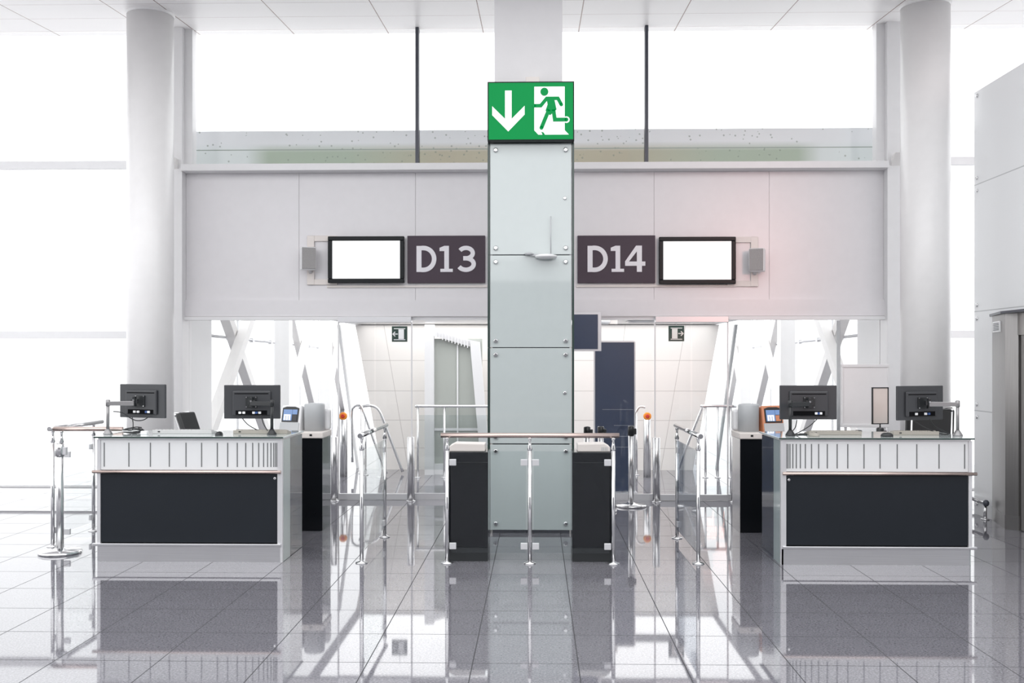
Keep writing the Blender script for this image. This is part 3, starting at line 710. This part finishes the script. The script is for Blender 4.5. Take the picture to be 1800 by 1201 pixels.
for k in range(7):
    a = random.random()*6; pts = []
    for j in range(9):
        pts.append((mx(234, 8.9)+.10*math.cos(a+j*.85)*random.uniform(.5, 1), 8.9+.07*math.sin(a+j*.85), ZT+.006+.006*k+.012*random.random()))
    tg.tube(smooth_path(pts, 5), .0045, 8, mi=1 if k == 3 else 0)
tag(tg.build('cable_coil', [BLACK, WPLAST]), 'tangled coil of black cables on the outer end of the left counter', 'cables', kind='thing')
tag(MB().box(mx(249, 8.82), mx(260, 8.82), 8.79, 8.84, ZT, ZT+.03).build('power_adapter', WPLAST, bevel=.005), 'small white adapter beside the cable coil on the left counter', 'adapter')
def keyboard(px0, px1, label, m_):
    x0, x1 = mx(px0, 8.82), mx(px1, 8.82); t = thing('keyboard', label, 'keyboard', ((x0+x1)/2, 8.82, ZT), 'keyboards on the counters')
    MB().prism([(8.88, ZT), (9.04, ZT), (9.04, ZT+.015), (8.88, ZT+.034)], x0, x1, 'x').build('case', m_, t, bevel=.004)
    k = MB()
    for r in range(5):
        for c in range(15):
            x = x0+.02+(x1-x0-.04)*c/15; k.box(x, x+(x1-x0-.04)/15-.004, 8.90+r*.026, 8.921+r*.026, ZT+.03-r*.0031, ZT+.038-r*.0031)
    k.build('keys', m_, t)
    MB().box(x0+.05, x0+.07, 8.878, 8.8805, ZT+.014, ZT+.024).build('port', BLACK, t)
KB = mat('beige_keyboard_plastic', (.34, .32, .285), .5); KW = mat('pale_keyboard_plastic', (.50, .50, .50), .5)
keyboard(263, 368, 'pale keyboard seen from behind near the chair on the left counter', KW)
keyboard(406, 502, 'beige keyboard seen from behind at aisle end of the left counter', KB)
keyboard(1425, 1519, 'beige keyboard seen from behind at aisle end of the right counter', KB)
keyboard(1575, 1656, 'beige keyboard seen from behind at outer end of the right counter', KB)
def mouse(px, label, m_, rz=0):
    x = mx(px, 8.72); t = thing('computer_mouse', label, 'mouse', (x, 8.72, ZT), 'mice on the counters', rz)
    m = MB(); n = 14
    m.lathe((0, 0, 0), [(.98, 0), (1.0, .25), (.9, .6), (.6, .9), (.15, 1.0)], 20, M=Matrix.Diagonal((.033, .052, .034)))
    m.build('shell', m_, t, local=True)
    MB().lathe((0, .02, .030), [(.004, -.004), (.004, .004)], 10, M=Matrix.Rotation(PI/2, 3, 'Y')).build('wheel', BLACK, t, local=True)
mouse(385, 'black mouse between the two keyboards on the left counter', BLACK)
mouse(1431, 'beige mouse beside the arm base on the right counter', KB, .6)
mouse(1559, 'black mouse left of the outer keyboard on the right counter', BLACK, 1.3)
cable('tangled dark cable behind the beige mouse on the right counter', [cp(1398, 765, 8.86), cp(1410, 764, 8.9), cp(1418, 766, 8.86), cp(1405, 766, 8.95), cp(1422, 766, 8.95)], .006)

# ------------------------------------------------------------------ boarding kiosks behind the counters
def kiosk(sx, label, hm, sm):
    # x measured from the aisle face outward
    xa = -2.16 if sx < 0 else 2.035
    def X(u): return xa+sx*u
    def bx(m, u0, u1, *r): m.box(min(X(u0), X(u1)), max(X(u0), X(u1)), *r); return m
    t = thing('boarding_kiosk', label, 'kiosk', (X(.25), 10.15, 0))
    bx(MB(), .015, .5, 10.165, 10.55, .0, .93).build('pedestal', BLACK, t)
    bx(MB(), .0, .5, 10.15, 10.165, .0, .935).build('front_panel', BLACKG, t)
    bx(MB(), .0, .014, 10.165, 10.56, .0, .935).build('side_panel', DGLASS if sx < 0 else STEEL, t)
    bx(MB(), -.01, .5, 10.13, 10.57, .936, 1.0).build('tray', CREAM, t, bevel=.01)
    bx(MB(), .1, .125, 10.127, 10.131, .96, .98).build('reader_slot', BLACK, t)
    c = X(.125)
    MB().lathe((c, 10.36, 1.0), [(.105, 0), (.105, .262), (.10, .276), (.05, .284)], 32).build('reader_hood', LGREY, t)
    bx(MB(), -.01, .28, 10.44, 10.57, 1.0, 1.22).build('back_shell', WPLAST, t, bevel=.03, seg=4)
    # screen head, leaning back
    hc = X(.385); M = Matrix.Translation((hc, 10.33, 1.0)) @ Matrix.Rotation(sx*.30, 4, 'Z') @ Matrix.Rotation(-.22, 4, 'X')
    MB().box(-.12, .12, 0, .12, 0.0, .27, M=M).build('screen_head', hm, t, bevel=.02, seg=4)
    MB().box(-.112, .112, -.006, .01, .0, .085, M=M).build('head_apron', LGREY, t, bevel=.006)
    b = MB().prism([(-.095, .09), (.095, .09), (.095, .235), (.05, .25), (-.05, .25), (-.095, .235)], -.006, .004, 'y', M=M).build('screen_bezel', BLACK, t)
    m = MB(); m.box(-.08, .02, -.009, -.0055, .105, .22, 0, M=M); m.box(.024, .08, -.009, -.0055, .17, .22, 0, M=M); m.box(.024, .08, -.009, -.0055, .105, .165, 1, M=M)
    for k in range(3): m.box(-.07+k*.028, -.05+k*.028, -.011, -.0088, .108, .155, 2, M=M)
    m.box(-.07, .006, -.011, -.0088, .155, .168, 2, M=M)
    m.build('screen', [BLUESC, sm, GWHITE], b)
kiosk(-1, 'white boarding kiosk with black pedestal behind the left counter', WPLAST, SCRDK)
kiosk(1, 'boarding kiosk with red glow painted into its head colour and black pedestal behind the right counter', GLOWTINT, GLOWTINT)
# black cabinets flanking the pillar
def cab(x0, x1, sx, label):
    t = thing('black_cabinet', label, 'cabinet', ((x0+x1)/2, 8.66, 0))
    MB().box(x0, x1, 8.665, 8.98, .115, .935).build('body', BLACKG, t, bevel=.004)
    MB().box(x0+.002, x1-.002, 8.655, 8.98, 0, .115).build('plinth', BLACK, t)
    MB().box(x0+.02, x1-.004, 8.66, 8.6655, .845, .85).build('front_groove', BLACK, t)
    a, b = (x0+.01, x1-.03) if sx < 0 else (x0+.05, x1-.02)
    m = MB().prism([(a, .936), (b, .936), (b, 1.0), (a+.05 if sx < 0 else a, 1.005), (a, .98)] if sx < 0 else [(a, .936), (b, .936), (b, .975), (b-.05, 1.005), (a, 1.0)], 8.72, 8.95, 'y').build('top_unit', CREAM, t, bevel=.006)
    if sx > 0:
        g = MB()
        for k in range(4): g.box(b-.075+k*.014, b-.068+k*.014, 8.718, 8.7205, .945, .975)
        g.build('vent_slots', LGREY, m)
cab(-.765, -.415, -1, 'glossy black cabinet with cream top unit left of the pillar')
cab(.305, .655, 1, 'glossy black cabinet with cream top unit right of the pillar')

# ------------------------------------------------------------------ glass barriers
def barrier(label, rail, posts, panels, gm, rm, name='glass_barrier', clampz=(.83, .12), rr=.021, chrome_m=None):
    c = Vector(rail[0]); t = thing(name, label, 'barrier', (c.x, c.y, 0))
    zr = rail[0][2]
    MB().tube(rail, rr, 20).build('handrail', rm, t)
    for (x, y) in posts:
        p = MB().tube([(x, y, .01), (x, y, zr-.13)], .017, 16).build('post', CHROME, t)
        MB().lathe((x, y, zr-.13), [(.017, 0), (.022, .012), (.012, .055), (.010, .085), (.018, .105), (.016, .112)], 18).build('saddle', CHROME, p)
        MB().lathe((x, y, 0), [(.052, 0), (.052, .007), (.024, .014), (.022, .02)], 24).build('base_flange', CHROME, p)
    for (a, b) in panels:
        a = Vector((*a, 0)); b = Vector((*b, 0)); d = (b-a).normalized(); n = Vector((-d.y, d.x, 0))
        q = [a+n*.005, b+n*.005, b-n*.005, a-n*.005]
        g = MB().prism([(v.x, v.y) for v in q], .09, zr-.135, 'z').build('glass_panel', gm, t)
        for e, s in ((a, 1), (b, -1)):
            for z in clampz:
                o = e-d*s*.014; M = Matrix.Translation((o.x, o.y, z)) @ Matrix.Rotation(math.atan2(d.y*s, d.x*s), 4, 'Z')
                MB().box(0, .058, -.012, .012, 0, .055, M=M).build('clamp', ALU, g, bevel=.004)
BY = 8.57; RZ = 1.087
barrier('front glass barrier with long handrail across the pillar and black cabinets', [(-.812, BY, RZ), (.7, BY, RZ)], [(-.758, BY), (-.056, BY), (.65, BY)], [((-.725, BY), (-.090, BY)), ((-.022, BY), (.617, BY))], GLB, COPPER_REFL)
barrier('glass side barrier running back along the aisle right of the left counter', [(-1.485, 8.47, RZ), (-1.478, 9.92, RZ)], [(-1.485, 8.56), (-1.478, 9.82)], [((-1.485, 8.60), (-1.478, 9.78))], GLB, CHROME)
barrier('glass side barrier with painted grey reflection tint running back along the aisle left of the right counter', [(1.37, 8.47, RZ), (1.36, 9.92, RZ)], [(1.37, 8.60), (1.36, 9.82)], [((1.37, 8.64), (1.36, 9.78))], GLT, CHROME)
barrier('glass barrier with corner handrail at the outer end of the left counter', [(-4.47, 10.3, 1.092), (-4.47, 9.17, 1.092)], [(-4.47, 10.1), (-4.47, 9.24)], [((-4.47, 10.06), (-4.47, 9.28))], GL, STEEL)
barrier('short glass barrier joining the corner post to the left counter', [(-4.44, 9.2, 1.092), (-3.80, 9.2, 1.092)], [(-4.37, 9.2)], [((-4.33, 9.2), (-3.83, 9.2))], GL, COPPER_REFL)

# ------------------------------------------------------------------ bollards, stanchions
b0 = thing('bollard', 'short steel bollard at left jamb of the left sliding door', 'bollard', (-2.475, 12.33, 0), 'bollards at the sliding doors')
MB().lathe((-2.475, 12.33, 0), [(.045, 0), (.045, .78), (.04, .785)], 28).build('tube', STEEL, b0)
MB().lathe((-2.475, 12.33, .0), [(.06, 0), (.06, .008), (.046, .012)], 28).build('base_flange', CHROME, b0)
for x, lb in ((-1.535, 'short steel bollard at right jamb of the left sliding door'), (1.458, 'short steel bollard at left jamb of the right sliding door'), (2.405, 'short steel bollard at right jamb of the right sliding door')):
    c = copy_tree(b0); c.location = (x, 12.33, 0); c['label'] = lb
def stanchion(x, y, h, label, black=True):
    t = thing('stanchion', label, 'stanchion', (x, y, 0), 'queue stanchions')
    MB().lathe((x, y, 0), [(.18, 0), (.185, .012), (.18, .026), (.06, .036), (.04, .05)], 40).build('base', CHROME, t)
    MB().lathe((x, y, .05), [(.032, 0), (.032, h-.05)], 28).build('pole', STEEL, t)
    MB().lathe((x, y, h-.11), [(.038, 0), (.038, .10), (.03, .11)], 24).build('belt_head', BLACK if black else STEEL, t)
    MB().box(x+.03, x+.062, y-.02, y+.02, h-.1, h-.03).build('belt_clip', BLACK if black else ALU, t, bevel=.004)
    return t
stanchion(1.115, 11.95, .95, 'steel stanchion with round base right of the pillar by the blue panel')
s2 = stanchion(mx(1032, 11.05), 11.05, 1.0, 'steel stanchion behind the right black cabinet, nearer the pillar')
stanchion(mx(1056, 11.55), 11.55, .97, 'steel stanchion behind the right black cabinet, farther from the pillar')
stanchion(-4.255, 8.93, .98, 'steel stanchion on round base at the far left in front of the glass barrier', False)
stanchion(mx(1509, 10.85), 10.85, .98, 'steel stanchion with black head behind the right counter near the white board')
st = stanchion(mx(1547, 10.35), 10.35, 1.04, 'steel stanchion carrying the framed notice behind the right counter')
xs_ = mx(1547, 10.35)
nf = thing('framed_notice', 'narrow upright black framed notice on a stanchion behind the right counter', 'notice', (xs_, 10.35, 1.04))
M = Matrix.Translation((xs_, 10.35, 0)) @ Matrix.Rotation(.15, 4, 'Z')
m = MB(); a, b, z0, z1 = -.088, .088, 1.075, 1.45
m.box(a, a+.01, -.01, .01, z0, z1, M=M); m.box(b-.01, b, -.01, .01, z0, z1, M=M); m.box(a, b, -.01, .01, z1-.01, z1, M=M); m.box(a, b, -.01, .01, z0, z0+.01, M=M); m.build('frame', BLACK, nf)
MB().box(a+.01, b-.01, -.004, .004, z0+.01, z1-.01, M=M).build('sheet', mat('pale_pink_sheet', (.72, .64, .60), .15, coat=.4), nf)
MB().tube([(xs_, 10.35, 1.041), (xs_, 10.35, 1.08)], .007).build('stem', BLACK, nf)
wb = thing('white_board', 'white free-standing board behind the right counter', 'board', (mx(1520, 11.4), 11.4, 0))
xa, xb = mx(1478, 11.4), mx(1562, 11.4)
MB().box(xa+.02, xb-.02, 11.38, 11.41, 1.0, 1.66).build('board_face', WBOARD, wb)
m = MB(); m.box(xa, xb, 11.37, 11.42, 1.645, 1.68); m.box(xa, xb, 11.37, 11.42, .975, 1.01); m.box(xa, xa+.022, 11.37, 11.42, 1.01, 1.645); m.box(xb-.022, xb, 11.37, 11.42, 1.01, 1.645); m.build('frame', WHITE, wb, bevel=.004)
for x in (xa+.05, xb-.05):
    MB().box(x-.012, x+.012, 11.38, 11.405, .02, .98).build('leg', ALU, wb); MB().box(x-.02, x+.02, 11.2, 11.58, 0, .022).build('foot', ALU, wb)
tag(MB().tube([(mx(1474, 12.2), 12.2, 0), (mx(1474, 12.2), 12.2, 2.2)], .022).build('steel_pole', LGREY), 'slim grey pole standing left of the white board', 'pole')

# ------------------------------------------------------------------ chairs
def chair(x, y, rz, label, bw, z1, lean, frame_top):
    t = thing('office_chair', label, 'chair', (x, y, 0), None, rz)
    MB().lathe((0, 0, 0), [(.03, .06), (.03, .38), (.02, .5)], 16).build('column', CHROME, t, local=True)
    for k in range(5):
        a = 2*PI*k/5; c = Vector((math.cos(a), math.sin(a), 0))
        MB().tube([(0, 0, .09), tuple(c*.28+Vector((0, 0, .06)))], .018, 8).build('base_arm', CHROME, t, local=True)
        MB().lathe(tuple(c*.28+Vector((0, 0, .03))), [(.03, -.015), (.03, .015)], 14, M=Matrix.Rotation(a, 3, 'Z') @ Matrix.Rotation(PI/2, 3, 'X')).build('castor', BLACK, t, local=True)
    MB().box(-.23, .23, -.22, .22, .50, .58).build('seat', LEATH, t, local=True, bevel=.03, seg=4)
    M = Matrix.Translation((0, -.2, .6)) @ Matrix.Rotation(lean, 4, 'X')
    MB().box(-bw/2, bw/2, -.03, .03, .08, z1-.6, M=M).build('backrest', LEATH, t, local=True, bevel=.02, seg=4)
    m = MB()
    for s in (-1, 1):
        P = [M @ Vector((s*bw*.42, -.04, q)) for q in (-.12, .1, z1-.62)]
        m.tube([tuple(p) for p in P], .011, 10)
    m.tube([tuple(M @ Vector((-bw*.42, -.04, z1-.585))), tuple(M @ Vector((bw*.42, -.04, z1-.585)))], .011, 10)
    for s in (-1, 1): m.tube([tuple(M @ Vector((s*bw*.42, -.04, z1-.62))), tuple(M @ Vector((s*bw*.42, -.04, z1-.585)))], .011, 10)
    m.build('back_frame', CHROME, t, local=True)
chair(mx(388, 9.75), 9.75, math.radians(-116), 'black padded office chair turned sideways behind the left counter', .22, 1.26, .42, True)
chair(mx(1629, 9.72), 9.92, math.radians(4), 'wide black office chair behind the outer right monitor', .46, 1.26, .06, True)

# ------------------------------------------------------------------ lift at the right edge
lf = thing('lift_surround', 'brushed steel lift entrance at the right edge of the hall', 'lift', (4.85, 10.4, 0))
MB().prism([(4.925, 11.05), (4.78, 10.43), (4.87, 10.34), (4.925, 10.34)], .145, 2.2, 'z').build('flank', FLANK, lf)
MB().prism([(4.925, 11.06), (4.775, 10.43), (4.868, 10.33), (4.925, 10.33)], .0, .145, 'z').build('flank_plinth', FLANK, lf)
MB().box(4.862, 4.925, 8.9, 10.34, 1.98, 2.2).build('door_header', ELEV, lf)
for k in range(2): MB().box(4.885, 4.925, 9.62-k*.7, 10.335-.02-k*.7, .01, 1.98).build('lift_door', ELEV, lf)
MB().prism([(4.925, 11.12), (4.74, 10.45), (4.74, 8.9), (4.925, 8.9)], 2.2, 2.225, 'z').build('canopy', MULL, lf)
def flp(u, z, o=.004):
    p = Vector((4.925, 11.05, z)).lerp(Vector((4.78, 10.43, z)), u); return p
d = (flp(1, 0)-flp(0, 0)).normalized(); n = Vector((-abs(d.y), 0, 0))
M = Matrix.Translation(flp(.12, 2.02)) @ Matrix.Rotation(math.atan2(d.y, d.x), 4, 'Z')
v = MB().box(0, .36, -.012, .0, 0, .115, M=M).build('vent_frame', WPLAST, lf)
g = MB()
for k in range(5): g.box(.05, .31, -.016, -.011, .02+k*.017, .029+k*.017, M=M)
g.build('vent_slats', MULL, lf)
lr = thing('bumper_rail', 'short low steel bumper rail at the foot of the lift shaft wall', 'rail', (4.87, 11.3, 0))
MB().tube([(4.85, 12.2, .2), (4.85, 11.05, .18)], .022).build('rail_tube', STEEL, lr)
MB().lathe((4.85, 11.03, .15), [(.02, 0), (.032, .02), (.032, .045), (.015, .065)], 16).build('end_ball', MULL, lr)
MB().tube([(4.85, 11.05, .0), (4.85, 11.05, .16)], .018).build('post', STEEL, lr)
MB().lathe((4.85, 11.05, 0), [(.045, 0), (.045, .01), (.02, .015)], 18).build('base_flange', CHROME, lr)

# ------------------------------------------------------------------ outside
struct('ground', MB().box(-500, 500, 12.8, 900, -4.6, -4.5), TARMAC, 'pale sunlit airport apron outside', 'ground')
tag(MB().box(-205, -185, 380, 392, -4.5, 2.0).build('distant_building', FAR1), 'faint low building far off across the apron at left', 'building')
tag(MB().box(-300, -110, 260, 264, -4.5, -3.2).build('distant_hedge', FAR2), 'faint hedge line across the apron at left', 'hedge')
tag(MB().box(150, 205, 380, 392, -4.5, 1.0).build('distant_building', FAR1), 'faint low building far off across the apron at right', 'building')
